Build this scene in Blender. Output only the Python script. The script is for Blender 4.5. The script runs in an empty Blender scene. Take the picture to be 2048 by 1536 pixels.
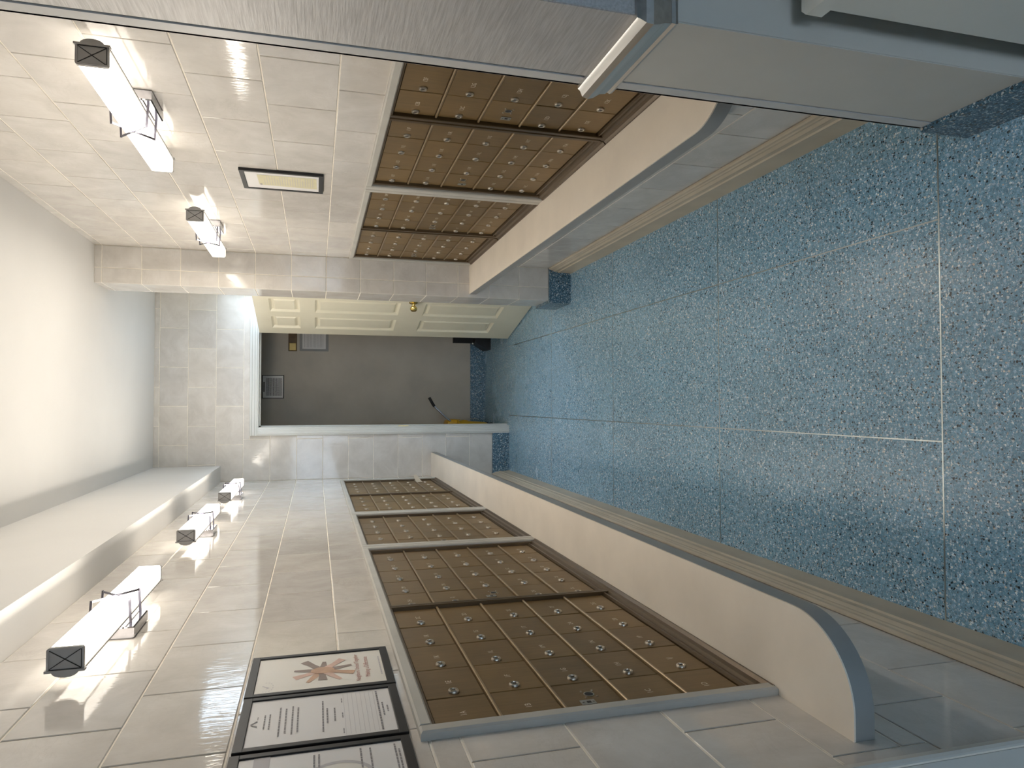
import bpy, bmesh, math, random
from mathutils import Matrix, Vector
random.seed(7)
scene = bpy.context.scene
COL = scene.collection

# ------------------------------------------------------------------ camera
# phone held sideways: the picture's left edge is the real "up"
FPX, PITCH, YAW, ROLL = 1409.127, 0.271435, 0.028394, 0.00645
def _rot():
    B = Matrix(((1, 0, 0), (0, 0, -1), (0, 1, 0)))
    return (Matrix.Rotation(-YAW, 3, 'Z') @ Matrix.Rotation(-PITCH, 3, 'X') @ B @ Matrix.Rotation(ROLL, 3, 'Z'))
_R = _rot()
_C = Matrix(((0, 1, 0), (-1, 0, 0), (0, 0, 1)))
cam_data = bpy.data.cameras.new('camera')
cam_data.sensor_fit = 'HORIZONTAL'; cam_data.sensor_width = 36.0
cam_data.lens = FPX / 2048 * 36.0
cam_data.clip_start = 0.05; cam_data.clip_end = 200
cam = bpy.data.objects.new('camera', cam_data); COL.objects.link(cam)
cam.matrix_world = Matrix.Translation((0, 0, 1.6)) @ (_R @ _C).to_4x4()
scene.camera = cam

# ------------------------------------------------------------------ daylight, exposure
SKY_STRENGTH = 6.4
LAMP_FRONT, LAMP_TOP, LAMP_BOTTOM = 40.0, 2.2, 2.0
world = bpy.data.worlds.new('world'); scene.world = world
world.use_nodes = True
_bg = world.node_tree.nodes['Background']
_bg.inputs[0].default_value = (0.68, 0.83, 1.0, 1); _bg.inputs[1].default_value = SKY_STRENGTH
vs = scene.view_settings
vs.view_transform = 'Standard'; vs.look = 'None'; vs.gamma = 1.0; vs.use_curve_mapping = False
vs.exposure = 0.75
scene.cycles.use_denoising = True
scene.cycles.max_bounces = 10
scene.cycles.diffuse_bounces = 6
scene.cycles.sample_clamp_direct = 5.0
scene.cycles.sample_clamp_indirect = 6.0
scene.cycles.caustics_reflective = False
scene.cycles.caustics_refractive = False

# ------------------------------------------------------------------ dimensions (metres)
XL, XR, YF = -0.605, 0.878, 5.86            # tiled side walls, far wall
ZC = 2.78                                   # ceiling
Y0L = 0.985                                 # left wall starts here (outside corner)
PX, PY0, PY1 = 0.69, 1.13, 1.411            # grey pillar
PIL_X, PIL_Y0, PIL_Y1 = 0.667, 4.335, 4.62  # tiled pilaster
YB = 6.74                                   # wall of the room behind the doorway
DX0, DX1, DZ = -0.187, 0.597, 2.032         # doorway
ROWS = [0.145 + 0.19985 * k for k in range(14)] + [ZC]
TW = 0.2985

# frames on walls: X = to the right when facing it, -Y = out of the wall, Z = up
def frame(origin, xaxis):
    x = Vector(xaxis).normalized(); z = Vector((0, 0, 1)); y = z.cross(x)
    m = Matrix((x, y, z)).transposed().to_4x4(); m.translation = Vector(origin); return m
FL = frame((XL, 0, 0), (0, 1, 0))           # u = y
FR = frame((XR, 0, 0), (0, -1, 0))          # u = -y
FF = frame((0, YF, 0), (1, 0, 0))           # u = x
def T(x, y, z): return Matrix.Translation((x, y, z))

# ------------------------------------------------------------------ materials
class NT:
    def __init__(s, name):
        s.m = bpy.data.materials.new(name); s.m.use_nodes = True
        s.t = s.m.node_tree; s.b = s.t.nodes['Principled BSDF']
    def n(s, typ, **kw):
        nd = s.t.nodes.new(typ)
        for k, v in kw.items(): setattr(nd, k, v)
        return nd
    def l(s, a, b): s.t.links.new(a, b)
    def set(s, **kw):
        for k, v in kw.items(): s.b.inputs[k.replace('_', ' ')].default_value = v
    def coords(s, rnd=False, scale=(1, 1, 1)):
        tc = s.n('ShaderNodeTexCoord'); mp = s.n('ShaderNodeMapping'); mp.inputs['Scale'].default_value = scale
        s.l(tc.outputs['Object'], mp.inputs['Vector'])
        if rnd:
            oi = s.n('ShaderNodeObjectInfo'); mu = s.n('ShaderNodeMath', operation='MULTIPLY'); mu.inputs[1].default_value = 57.0
            s.l(oi.outputs['Random'], mu.inputs[0]); cb = s.n('ShaderNodeCombineXYZ')
            s.l(mu.outputs[0], cb.inputs[0]); s.l(mu.outputs[0], cb.inputs[2]); s.l(cb.outputs[0], mp.inputs['Location'])
        return mp.outputs[0]
    def noise(s, vec, scale, detail=4, rough=0.55, dist=0.0):
        n = s.n('ShaderNodeTexNoise'); n.inputs['Scale'].default_value = scale; n.inputs['Detail'].default_value = detail
        n.inputs['Roughness'].default_value = rough; n.inputs['Distortion'].default_value = dist
        s.l(vec, n.inputs['Vector']); return n.outputs['Fac']
    def ramp(s, fac, stops, interp='LINEAR'):
        r = s.n('ShaderNodeValToRGB'); r.color_ramp.interpolation = interp
        e = r.color_ramp.elements
        while len(e) < len(stops): e.new(0.5)
        for el, (p, c) in zip(e, stops): el.position = p; el.color = (*c, 1)
        s.l(fac, r.inputs[0]); return r.outputs[0]
    def mix(s, fac, a, b, mode='MIX'):
        m = s.n('ShaderNodeMix', data_type='RGBA', blend_type=mode)
        for i, v in ((0, fac), (6, a), (7, b)):
            if hasattr(v, 'links'): s.l(v, m.inputs[i])
            elif i == 0: m.inputs[0].default_value = v
            else: m.inputs[i].default_value = (*v, 1)
        return m.outputs[2]
    def bump(s, h, strength, dist):
        b = s.n('ShaderNodeBump'); b.inputs['Strength'].default_value = strength; b.inputs['Distance'].default_value = dist
        s.l(h, b.inputs['Height']); s.l(b.outputs[0], s.b.inputs['Normal']); return b
    def color(s, c): s.l(c, s.b.inputs['Base Color'])

def paint(name, col, rough=0.5, var=0.06, scale=3.0, bump=0.0, metal=0.0, spec=0.5, bscale=180):
    s = NT(name); v = s.coords()
    f = s.noise(v, scale, 5)
    s.color(s.ramp(f, [(0.3, tuple(c * (1 - var) for c in col)), (0.7, tuple(min(1, c * (1 + var)) for c in col))]))
    s.set(Roughness=rough, Metallic=metal); s.b.inputs['Specular IOR Level'].default_value = spec
    if bump: s.bump(s.noise(v, bscale, 3), bump, 0.002)
    return s.m

def tile_mat():
    s = NT('glazed_tile'); v = s.coords(rnd=True)
    clouds = s.noise(v, 7, 6, 0.6, 0.6)
    base = s.ramp(clouds, [(0.30, (0.520, 0.494, 0.460)), (0.52, (0.590, 0.564, 0.530)), (0.72, (0.650, 0.628, 0.598))])
    v2 = s.coords(rnd=True, scale=(0.7, 1, 1.6))
    veins = s.noise(v2, 11, 7, 0.65, 1.6)
    vein = s.ramp(veins, [(0.455, (0, 0, 0)), (0.49, (1, 1, 1)), (0.525, (0, 0, 0))])
    fade = s.ramp(s.noise(v, 5, 2), [(0.45, (0, 0, 0)), (0.75, (0.45, 0.45, 0.45))])
    vm = s.mix(1.0, vein, fade, 'MULTIPLY')
    c = s.mix(vm, base, (0.46, 0.43, 0.395))
    oi = s.n('ShaderNodeObjectInfo')
    tint = s.ramp(oi.outputs['Random'], [(0.0, (0.93, 0.93, 0.935)), (1.0, (1.03, 1.02, 1.0))])
    s.color(s.mix(1.0, c, tint, 'MULTIPLY'))
    s.set(Roughness=0.055)
    # slightly wavy glaze, streaked across the tile
    v3 = s.coords(rnd=True, scale=(1.0, 1, 0.22))
    h = s.noise(v3, 95, 3, 0.55, 0.4)
    h2 = s.noise(s.coords(rnd=True), 9, 2, 0.5, 0.0)
    ad = s.n('ShaderNodeMath', operation='MULTIPLY_ADD'); ad.inputs[1].default_value = 2.2
    s.l(h2, ad.inputs[0]); s.l(h, ad.inputs[2])
    s.bump(ad.outputs[0], 0.30, 0.0010)
    return s.m

def terrazzo(name, matrix, dark=1.0, rough=0.22, sc=1.0):
    s = NT(name); v = s.coords()
    def layer(scale, seed):
        vo = s.n('ShaderNodeTexVoronoi'); vo.inputs['Scale'].default_value = scale; vo.inputs['Randomness'].default_value = 1.0
        mp = s.n('ShaderNodeMapping'); mp.inputs['Location'].default_value = (seed, seed * 2, seed * 3)
        wob = s.n('ShaderNodeTexNoise'); wob.inputs['Scale'].default_value = scale * 1.3; wob.inputs['Detail'].default_value = 1
        s.l(v, wob.inputs['Vector'])
        mx = s.n('ShaderNodeMix', data_type='RGBA', blend_type='LINEAR_LIGHT'); mx.inputs[0].default_value = 0.004
        s.l(v, mx.inputs[6]); s.l(wob.outputs['Color'], mx.inputs[7])
        s.l(mx.outputs[2], mp.inputs['Vector']); s.l(mp.outputs[0], vo.inputs['Vector'])
        sep = s.n('ShaderNodeSeparateColor'); s.l(vo.outputs['Color'], sep.inputs[0])
        # chip radius varies from cell to cell
        r = s.n('ShaderNodeMath', operation='MULTIPLY_ADD'); s.l(sep.outputs[1], r.inputs[0]); r.inputs[1].default_value = 0.30; r.inputs[2].default_value = 0.22
        lt = s.n('ShaderNodeMath', operation='LESS_THAN'); s.l(vo.outputs['Distance'], lt.inputs[0]); s.l(r.outputs[0], lt.inputs[1])
        return lt.outputs[0], sep.outputs[0]
    body = s.ramp(s.noise(v, 2.5, 4), [(0.3, tuple(c * 0.88 for c in matrix)), (0.7, tuple(c * 1.12 for c in matrix))])
    m1, r1 = layer(120 * sc, 3.1); m2, r2 = layer(230 * sc, 9.7)
    K = 'CONSTANT'
    c2 = s.ramp(r2, [(0.0, tuple(c * 0.35 for c in matrix)), (0.17, tuple(c * 0.75 for c in matrix)), (0.42, (0.34, 0.50, 0.62)), (0.68, (0.58, 0.70, 0.76)), (0.92, (0.80, 0.85, 0.84))], K)
    c1 = s.ramp(r1, [(0.0, (0.025, 0.035, 0.045)), (0.14, (0.10, 0.12, 0.13)), (0.24, tuple(c * 1.0 for c in matrix)), (0.48, (0.40, 0.54, 0.66)), (0.70, (0.72, 0.81, 0.85)), (0.93, (0.82, 0.81, 0.74)), (0.98, (0.58, 0.52, 0.45))], K)
    c = s.mix(m2, body, c2); c = s.mix(m1, c, c1)
    c = s.mix(1.0, c, s.ramp(s.noise(v, 85, 3, 0.7), [(0.30, (0.62, 0.64, 0.66)), (0.50, (1.0, 1.0, 1.0)), (0.70, (1.45, 1.42, 1.38))]), 'MULTIPLY')
    s.color(s.mix(1.0, c, (dark, dark, dark), 'MULTIPLY'))
    wear = s.ramp(s.noise(v, 1.7, 5, 0.6), [(0.3, (rough * 0.8,) * 3), (0.7, (rough * 1.5,) * 3)])
    s.l(wear, s.b.inputs['Roughness'])
    s.bump(s.noise(v, 30, 3), 0.05, 0.001)
    return s.m

def bronze(name, col, rough=0.36, metal=0.75):
    s = NT(name); v = s.coords(rnd=True, scale=(1, 1, 0.02))
    st = s.noise(v, 160, 3, 0.6)
    v2 = s.coords(rnd=True)
    oi = s.n('ShaderNodeObjectInfo')
    base = s.ramp(s.noise(v2, 9, 4), [(0.3, tuple(c * 0.86 for c in col)), (0.7, tuple(c * 1.1 for c in col))])
    tint = s.ramp(oi.outputs['Random'], [(0, (0.84, 0.84, 0.86)), (1, (1.10, 1.08, 1.04))])
    c = s.mix(1.0, base, tint, 'MULTIPLY')
    s.color(s.mix(0.12, c, s.ramp(st, [(0.35, tuple(x * 0.5 for x in col)), (0.65, tuple(min(1, x * 1.6) for x in col))])))
    s.set(Metallic=metal, Roughness=rough); s.bump(st, 0.06, 0.0004)
    return s.m

def metal(name, col, rough, var=0.1, sc=(1, 1, 1)):
    s = NT(name); v = s.coords(scale=sc); f = s.noise(v, 60, 3)
    s.color(s.ramp(f, [(0.3, tuple(c * (1 - var) for c in col)), (0.7, col)])); s.set(Metallic=1.0, Roughness=rough); return s.m

def emit(name, col, strength):
    s = NT(name); v = s.coords()
    c = s.ramp(s.noise(v, 3, 1), [(0, col), (1, col)]); s.color(s.ramp(s.noise(v, 3, 1), [(0, (0.8, 0.8, 0.8)), (1, (0.8, 0.8, 0.8))]))
    s.l(c, s.b.inputs['Emission Color']); s.b.inputs['Emission Strength'].default_value = strength; s.set(Roughness=0.3); return s.m

def glass_mat():
    s = NT('window_glass'); out = s.t.nodes['Material Output']
    tr = s.n('ShaderNodeBsdfTransparent'); gl = s.n('ShaderNodeBsdfGlossy'); gl.inputs['Roughness'].default_value = 0.02
    lw = s.n('ShaderNodeLayerWeight'); pw = s.n('ShaderNodeMath', operation='POWER'); pw.inputs[1].default_value = 5.0; s.l(lw.outputs['Facing'], pw.inputs[0])
    fr = s.n('ShaderNodeMath', operation='MULTIPLY_ADD'); fr.inputs[1].default_value = 0.9; fr.inputs[2].default_value = 0.04; s.l(pw.outputs[0], fr.inputs[0])
    mx = s.n('ShaderNodeMixShader'); s.l(fr.outputs[0], mx.inputs[0]); s.l(tr.outputs[0], mx.inputs[1]); s.l(gl.outputs[0], mx.inputs[2])
    s.l(mx.outputs[0], out.inputs['Surface']); return s.m

def wallpaper():
    s = NT('ribbed_silver_wallpaper'); v = s.coords(scale=(1, 0.06, 1)); f = s.noise(v, 190, 3, 0.6)
    v2 = s.coords()
    c = s.ramp(f, [(0.32, (0.38, 0.37, 0.36)), (0.62, (0.56, 0.55, 0.54))])
    s.color(s.mix(0.3, c, s.ramp(s.noise(v2, 3, 3), [(0.3, (0.42, 0.41, 0.40)), (0.7, (0.54, 0.525, 0.51))])))
    s.set(Roughness=0.5, Metallic=0.25); s.bump(f, 0.5, 0.0012); return s.m

M = {}
M['tile'] = tile_mat()
M['grout'] = paint('pale_grout', (0.80, 0.75, 0.66), 0.85, 0.10, 25)
M['plaster'] = paint('white_ceiling_paint', (0.62, 0.615, 0.60), 0.6, 0.03, 2, 0.15)
M['terrazzo'] = terrazzo('blue_terrazzo', (0.195, 0.375, 0.525), sc=1.22)
M['terrazzo_base'] = terrazzo('blue_terrazzo_base', (0.05, 0.15, 0.24), 0.75, 0.3)
M['strip'] = metal('zinc_strip', (0.50, 0.54, 0.54), 0.3)
M['shelf_top'] = paint('cream_shelf_paint', (0.80, 0.725, 0.625), 0.42, 0.06, 5)
M['shelf_edge'] = paint('grey_edge_paint', (0.27, 0.275, 0.27), 0.45, 0.08, 6)
M['moulding'] = paint('beige_moulding_paint', (0.52, 0.455, 0.355), 0.5, 0.08, 6)
M['casing'] = paint('pale_grey_casing_paint', (0.57, 0.58, 0.56), 0.4, 0.04, 4)
M['trimwood'] = paint('pale_grey_trim_paint', (0.43, 0.42, 0.385), 0.45, 0.08, 9)
M['door'] = paint('cream_door_paint', (0.74, 0.695, 0.55), 0.38, 0.04, 4)
M['bronze'] = bronze('bronze_door', (0.185, 0.121, 0.050), 0.44, 0.3)
M['bronze_frame'] = bronze('bronze_frame', (0.088, 0.059, 0.030), 0.36, 0.4)
M['bronze_bar'] = bronze('bronze_bar', (0.29, 0.21, 0.118), 0.32, 0.45)
M['nickel'] = metal('lock_nickel', (0.56, 0.515, 0.45), 0.32)
M['slot'] = paint('keyhole_black', (0.01, 0.01, 0.01), 0.6)
M['number'] = paint('number_print', (0.66, 0.60, 0.50), 0.6)
M['tagplate'] = metal('grey_tag', (0.42, 0.42, 0.40), 0.45)
M['shade'] = emit('lit_acrylic_front', (1.0, 0.91, 0.79), LAMP_FRONT)
M['shade_top'] = emit('lit_acrylic_top', (1.0, 0.91, 0.79), LAMP_TOP)
M['shade_bottom'] = emit('lit_acrylic_bottom', (1.0, 0.91, 0.79), LAMP_BOTTOM)
M['cap'] = paint('lamp_cap_grey', (0.36, 0.35, 0.34), 0.4, 0.06, 20)
M['capline'] = paint('lamp_cap_groove', (0.012, 0.012, 0.012), 0.6)
M['chrome'] = metal('chrome', (0.50, 0.50, 0.53), 0.10)
M['chrome_dark'] = metal('dark_chrome', (0.16, 0.155, 0.19), 0.22)
M['black'] = paint('black_plastic', (0.014, 0.014, 0.015), 0.45, 0.1, 30, spec=0.3)
M['paper'] = paint('white_paper', (0.68, 0.67, 0.665), 0.45, 0.02, 8)
M['paper_warm'] = paint('warm_white_paper', (0.70, 0.675, 0.62), 0.45, 0.02, 8)
M['yellow_paper'] = paint('yellow_paper', (0.60, 0.56, 0.37), 0.6, 0.06, 20)
M['ink'] = paint('grey_ink', (0.25, 0.24, 0.25), 0.6)
M['ink_light'] = paint('light_grey_ink', (0.47, 0.455, 0.47), 0.6)
M['ink_red'] = paint('faded_red_ink', (0.44, 0.20, 0.17), 0.6)
M['skin_a'] = paint('print_light_brown', (0.50, 0.32, 0.22), 0.6, 0.12, 40)
M['skin_b'] = paint('print_pale_pink', (0.60, 0.42, 0.35), 0.6, 0.12, 40)
M['skin_c'] = paint('print_grey_brown', (0.25, 0.20, 0.18), 0.6, 0.12, 40)
M['silver_paper'] = wallpaper()
M['grey_paint'] = paint('grey_pillar_paint', (0.55, 0.53, 0.48), 0.42, 0.04, 5)
M['grey_strip'] = paint('light_grey_corner_strip', (0.54, 0.535, 0.525), 0.4, 0.04, 5)
M['rail'] = metal('silver_chair_rail', (0.62, 0.62, 0.61), 0.34, 0.18, (1, 0.05, 1))
M['lobby_light'] = paint('lobby_wall_paint', (0.62, 0.61, 0.58), 0.55, 0.04, 4)
M['steel'] = paint('satin_steel', (0.72, 0.72, 0.67), 0.36, 0.05, 4, metal=0.2)
M['backroom'] = paint('back_room_paint', (0.46, 0.42, 0.36), 0.55, 0.10, 3)
M['brass'] = metal('polished_brass', (0.70, 0.50, 0.16), 0.14)
M['ink_dark'] = paint('black_ink', (0.03, 0.03, 0.03), 0.6)
M['old_brass'] = metal('old_brass', (0.42, 0.30, 0.12), 0.4)
M['brown_plaque'] = paint('brown_plaque', (0.11, 0.065, 0.025), 0.4, 0.4, 30)
M['yellow'] = paint('yellow_plastic', (0.62, 0.36, 0.02), 0.4, 0.08, 8)
M['window_frame'] = paint('window_frame_paint', (0.45, 0.46, 0.47), 0.4)
M['glass'] = glass_mat()
M['ground'] = paint('street_ground', (0.30, 0.30, 0.29), 0.9, 0.1, 2)
M['scrap'] = paint('torn_label_paper', (0.48, 0.42, 0.33), 0.7)

# ------------------------------------------------------------------ mesh helpers
class MB:
    def __init__(s): s.v = []; s.f = []; s.mi = []; s.cur = 0
    def add(s, vs, fs):
        o = len(s.v); s.v += [tuple(p) for p in vs]; s.f += [tuple(i + o for i in f) for f in fs]; s.mi += [s.cur] * len(fs); return s
    def box(s, x0, x1, y0, y1, z0, z1):
        v = [(x, y, z) for x in (x0, x1) for y in (y0, y1) for z in (z0, z1)]
        return s.add(v, [(0, 1, 3, 2), (4, 6, 7, 5), (0, 4, 5, 1), (2, 3, 7, 6), (0, 2, 6, 4), (1, 5, 7, 3)])
    def plate(s, x0, x1, z0, z1, yf, yb, c=0.0012):
        """slab facing -Y with a chamfered front edge"""
        v = [(x0, yb, z0), (x1, yb, z0), (x1, yb, z1), (x0, yb, z1),
             (x0, yf + c, z0), (x1, yf + c, z0), (x1, yf + c, z1), (x0, yf + c, z1),
             (x0 + c, yf, z0 + c), (x1 - c, yf, z0 + c), (x1 - c, yf, z1 - c), (x0 + c, yf, z1 - c)]
        f = [(8, 9, 10, 11)]
        for a in range(4):
            b = (a + 1) % 4
            f += [(a, b, b + 4, a + 4), (a + 4, b + 4, b + 8, a + 8)]
        return s.add(v, f)
    def prism(s, prof, a0, a1, axis='y', cap=True):
        """closed profile (p, q) swept along an axis: x -> (a,p,q), y -> (p,a,q), z -> (p,q,a)"""
        n = len(prof)
        def P(a, p, q): return {'x': (a, p, q), 'y': (p, a, q), 'z': (p, q, a)}[axis]
        v = [P(a0, *p) for p in prof] + [P(a1, *p) for p in prof]
        f = [(i, (i + 1) % n, (i + 1) % n + n, i + n) for i in range(n)]
        if cap: f += [tuple(range(n))[::-1], tuple(range(n, 2 * n))]
        return s.add(v, f)
    def lathe(s, prof, cx=0, cy=0, cz=0, axis='z', n=20, sx=1.0):
        """(r, h) profile turned round an axis through (cx,cy,cz)"""
        v = []; f = []
        for r, h in prof:
            for k in range(n):
                a = 2 * math.pi * k / n; p, q = r * math.cos(a) * sx, r * math.sin(a)
                v.append({'z': (cx + p, cy + q, cz + h), 'y': (cx + p, cy + h, cz + q), 'x': (cx + h, cy + p, cz + q)}[axis])
        m = len(prof)
        for i in range(m - 1):
            for k in range(n):
                k2 = (k + 1) % n; f.append((i * n + k, i * n + k2, (i + 1) * n + k2, (i + 1) * n + k))
        f += [tuple(range(n))[::-1], tuple((m - 1) * n + k for k in range(n))]
        return s.add(v, f)
    def tube(s, pts, r, n=10):
        pts = [Vector(p) for p in pts]; v = []; f = []; up = Vector((0.13, 0.21, 0.97))
        for i, p in enumerate(pts):
            d = (pts[min(i + 1, len(pts) - 1)] - pts[max(i - 1, 0)]).normalized()
            a = d.cross(up).normalized(); b = d.cross(a)
            for k in range(n):
                t = 2 * math.pi * k / n; v.append(p + (a * math.cos(t) + b * math.sin(t)) * r)
        for i in range(len(pts) - 1):
            for k in range(n):
                k2 = (k + 1) % n; f.append((i * n + k, i * n + k2, (i + 1) * n + k2, (i + 1) * n + k))
        f += [tuple(range(n))[::-1], tuple((len(pts) - 1) * n + k for k in range(n))]
        return s.add(v, f)
    def bar(s, a, b, wdir, w, t):
        """rectangular bar from a to b, width w along wdir, thickness t across"""
        a, b, wd = Vector(a), Vector(b), Vector(wdir).normalized(); d = (b - a).normalized(); n = d.cross(wd).normalized()
        v = [p + wd * (i * w / 2) + n * (j * t / 2) for p in (a, b) for i, j in ((-1, -1), (1, -1), (1, 1), (-1, 1))]
        return s.add(v, [(0, 1, 2, 3), (7, 6, 5, 4), (0, 4, 5, 1), (1, 5, 6, 2), (2, 6, 7, 3), (3, 7, 4, 0)])
    def poly(s, pts, y):
        """flat print polygon facing -Y"""
        return s.add([(x, y, z) for x, z in pts], [tuple(range(len(pts)))])
    def rect(s, x0, x1, z0, z1, y): return s.poly([(x0, z0), (x1, z0), (x1, z1), (x0, z1)], y)
    def mesh(s, name, mats, smooth=None):
        me = bpy.data.meshes.new(name); me.from_pydata(s.v, [], s.f)
        mats = mats if isinstance(mats, (list, tuple)) else [mats]
        for m in mats: me.materials.append(M[m])
        if len(mats) > 1: me.polygons.foreach_set('material_index', s.mi)
        bm = bmesh.new(); bm.from_mesh(me); bmesh.ops.recalc_face_normals(bm, faces=bm.faces); bm.to_mesh(me); bm.free()
        if smooth:
            me.polygons.foreach_set('use_smooth', [True] * len(me.polygons)); me.set_sharp_from_angle(angle=math.radians(smooth))
        me.update(); return me
    def obj(s, name, mats, parent=None, mat=None, smooth=None):
        return link(name, s.mesh(name, mats, smooth), parent, mat)

def link(name, data, parent=None, mat=None):
    o = bpy.data.objects.new(name, data); COL.objects.link(o)
    if parent is not None: o.parent = parent
    if mat is not None: o.matrix_basis = mat
    return o
def tag(o, label=None, cat=None, group=None, kind=None):
    for k, v in (('label', label), ('category', cat), ('group', group), ('kind', kind)):
        if v: o[k] = v
    return o
def thing(name, label, cat, mat, group=None):
    return tag(link(name, None, None, mat), label, cat, group)
def struct(o, label, cat): return tag(o, label, cat, None, 'structure')

_txt = {}
def text_mesh(body, size, mat, align='CENTER'):
    key = (body, size, mat, align)
    if key not in _txt:
        cu = bpy.data.curves.new('lettering', 'FONT'); cu.body = body; cu.size = size; cu.align_x = align; cu.align_y = 'CENTER'; cu.resolution_u = 2
        t = bpy.data.objects.new('lettering', cu); COL.objects.link(t)
        bpy.context.view_layer.update()
        me = bpy.data.meshes.new_from_object(t.evaluated_get(bpy.context.evaluated_depsgraph_get()))
        bpy.data.objects.remove(t); bpy.data.curves.remove(cu)
        me.transform(Matrix.Rotation(math.pi / 2, 4, 'X')); me.materials.clear(); me.materials.append(M[mat]); _txt[key] = me
    return _txt[key]

# ------------------------------------------------------------------ tiles
def subtract(rects, h):
    out = []
    for (a, b, c, d) in rects:
        x0, x1, z0, z1 = max(a, h[0]), min(b, h[1]), max(c, h[2]), min(d, h[3])
        if x0 >= x1 or z0 >= z1: out.append((a, b, c, d)); continue
        if c < z0: out.append((a, b, c, z0))
        if z1 < d: out.append((a, b, z1, d))
        if a < x0: out.append((a, x0, z0, z1))
        if x1 < b: out.append((x1, b, z0, z1))
    return [r for r in out if r[1] - r[0] > 0.006 and r[3] - r[2] > 0.006]
_tile = {}
def tile(parent, fr, rects):
    G = 0.0019
    cx = (min(r[0] for r in rects) + max(r[1] for r in rects)) / 2; cz = (min(r[2] for r in rects) + max(r[3] for r in rects)) / 2
    key = tuple(tuple(round(v, 4) for v in (r[0] - cx, r[1] - cx, r[2] - cz, r[3] - cz)) for r in rects)
    if key not in _tile:
        mb = MB()
        for r in key: mb.plate(r[0] + G, r[1] - G, r[2] + G, r[3] - G, 0.0, 0.008, 0.0014)
        _tile[key] = mb.mesh('tile', 'tile')
    return link('tile', _tile[key], parent, fr @ T(cx, random.uniform(-0.0003, 0.0003), cz))
def tile_rows(parent, fr, u0, u1, ztop, joints, holes=(), rows=None, zbot=0.0):
    for k in (rows if rows is not None else range(len(ROWS) - 1)):
        z0, z1 = max(ROWS[k], zbot), min(ROWS[k + 1], ztop)
        if z1 - z0 < 0.012: continue
        js = sorted({u0, u1} | {j for j in joints(k) if u0 + 0.008 < j < u1 - 0.008})
        for a, b in zip(js, js[1:]):
            rs = [(a, b, z0, z1)]
            for h in holes: rs = subtract(rs, h)
            if rs: tile(parent, fr, rs)
def jset(odd, even, lo, hi):
    def f(k):
        s = odd if k % 2 else even
        n0 = math.floor((lo - s) / TW); return [s + TW * i for i in range(n0, n0 + int((hi - lo) / TW) + 4)]
    return f

# ================================================================== STRUCTURE
# floor and its metal divider strips
floor = struct(MB().box(-2.6, 2.8, -4.3, PY1, -0.12, 0.0).box(-0.8, 1.02, PY1, YF + 0.02, -0.12, 0.0).box(-1.05, 0.99, YF + 0.02, 6.9, -0.12, 0.0).obj('floor', 'terrazzo'), 'blue terrazzo floor with light and dark stone chips', 'floor')
for y, x0, x1 in [(1.495, -0.58, 2.6), (2.566, -0.58, 0.85), (3.64, -0.58, 0.85), (4.71, -0.58, 0.85), (0.42, -2.4, 2.6)]:
    MB().box(x0, x1, y - 0.0022, y + 0.0022, -0.004, 0.0006).obj('divider_strip', 'strip', floor)
for x in (-0.103, 0.490):
    MB().box(x - 0.0020, x + 0.0020, 1.495, 5.84, -0.004, 0.0005).obj('divider_strip', 'strip', floor)

# ceiling and the soffit over the left wall
struct(MB().box(-2.6, 2.8, -4.3, PY1, ZC, ZC + 0.12).box(-0.8, 1.02, PY1, 5.99, ZC, ZC + 0.12).obj('ceiling', 'plaster'), 'plain white painted ceiling of the mailbox corridor', 'ceiling')
struct(MB().box(XL - 0.05, -0.483, Y0L, YF + 0.02, 2.306, ZC + 0.02).obj('ceiling_soffit', 'plaster'), 'white boxed soffit running above the three wall lamps', 'soffit')

# mailbox openings (u0, u1, z0, z1) in wall coordinates
ZB, ZT = 0.672, 1.400
HOLE_L = [(1.283, 2.955, 0.60, ZT), (2.955, 3.87, 0.60, ZT), (3.87, 5.61, 0.60, ZT)]
HOLE_R = [(-2.85, -1.43, 0.60, ZT), (-4.285, -2.85, 0.60, ZT)]

def solid_with_holes(fr, u0, u1, z0, z1, holes, y0, y1, name, mat, parent=None):
    mb = MB(); rs = [(u0, u1, z0, z1)]
    for h in holes: rs = subtract(rs, h)
    for a, b, c, d in rs: mb.box(a, b, y0, y1, c, d)
    me = mb.mesh(name, mat); me.transform(fr); return link(name, me, parent)

wl = struct(solid_with_holes(FL, Y0L, YF + 0.02, 0, ZC, [], 0.030, 0.14, 'wall_left', 'grout'), 'left wall of glossy beige marbled tiles with five mailbox banks', 'wall')
# grout bed, just behind the tile faces
g = solid_with_holes(FL, Y0L, YF, 0.0, 2.31, [(h[0], h[1], 0.675, h[3]) for h in HOLE_L], 0.0022, 0.034, 'grout_bed', 'grout', wl)
tile_rows(wl, FL, Y0L, YF, 2.306, jset(1.18, 1.03, Y0L, YF), HOLE_L)
MB().prism([(-0.004, 0.0), (0.0, -0.004), (0.010, -0.004), (0.010, 0.004), (-0.004, 0.004)], 0.145, 2.306, 'z').obj('edge_bead', 'grey_paint', wl, FL @ T(Y0L, 0, 0))

wr = struct(solid_with_holes(FR, -4.63, -PY1 + 0.1, 0, ZC, [], 0.030, 0.14, 'wall_right', 'grout'), 'right wall of glossy beige marbled tiles with four mailbox banks', 'wall')
solid_with_holes(FR, -PIL_Y0, -PY1, 0.0, ZC, [(h[0], h[1], 0.675, h[3]) for h in HOLE_R], 0.0022, 0.034, 'grout_bed', 'grout', wr)
tile_rows(wr, FR, -PIL_Y0, -PY1, ZC, jset(-2.16, -2.01, -PIL_Y0, -PY1), HOLE_R)

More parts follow.
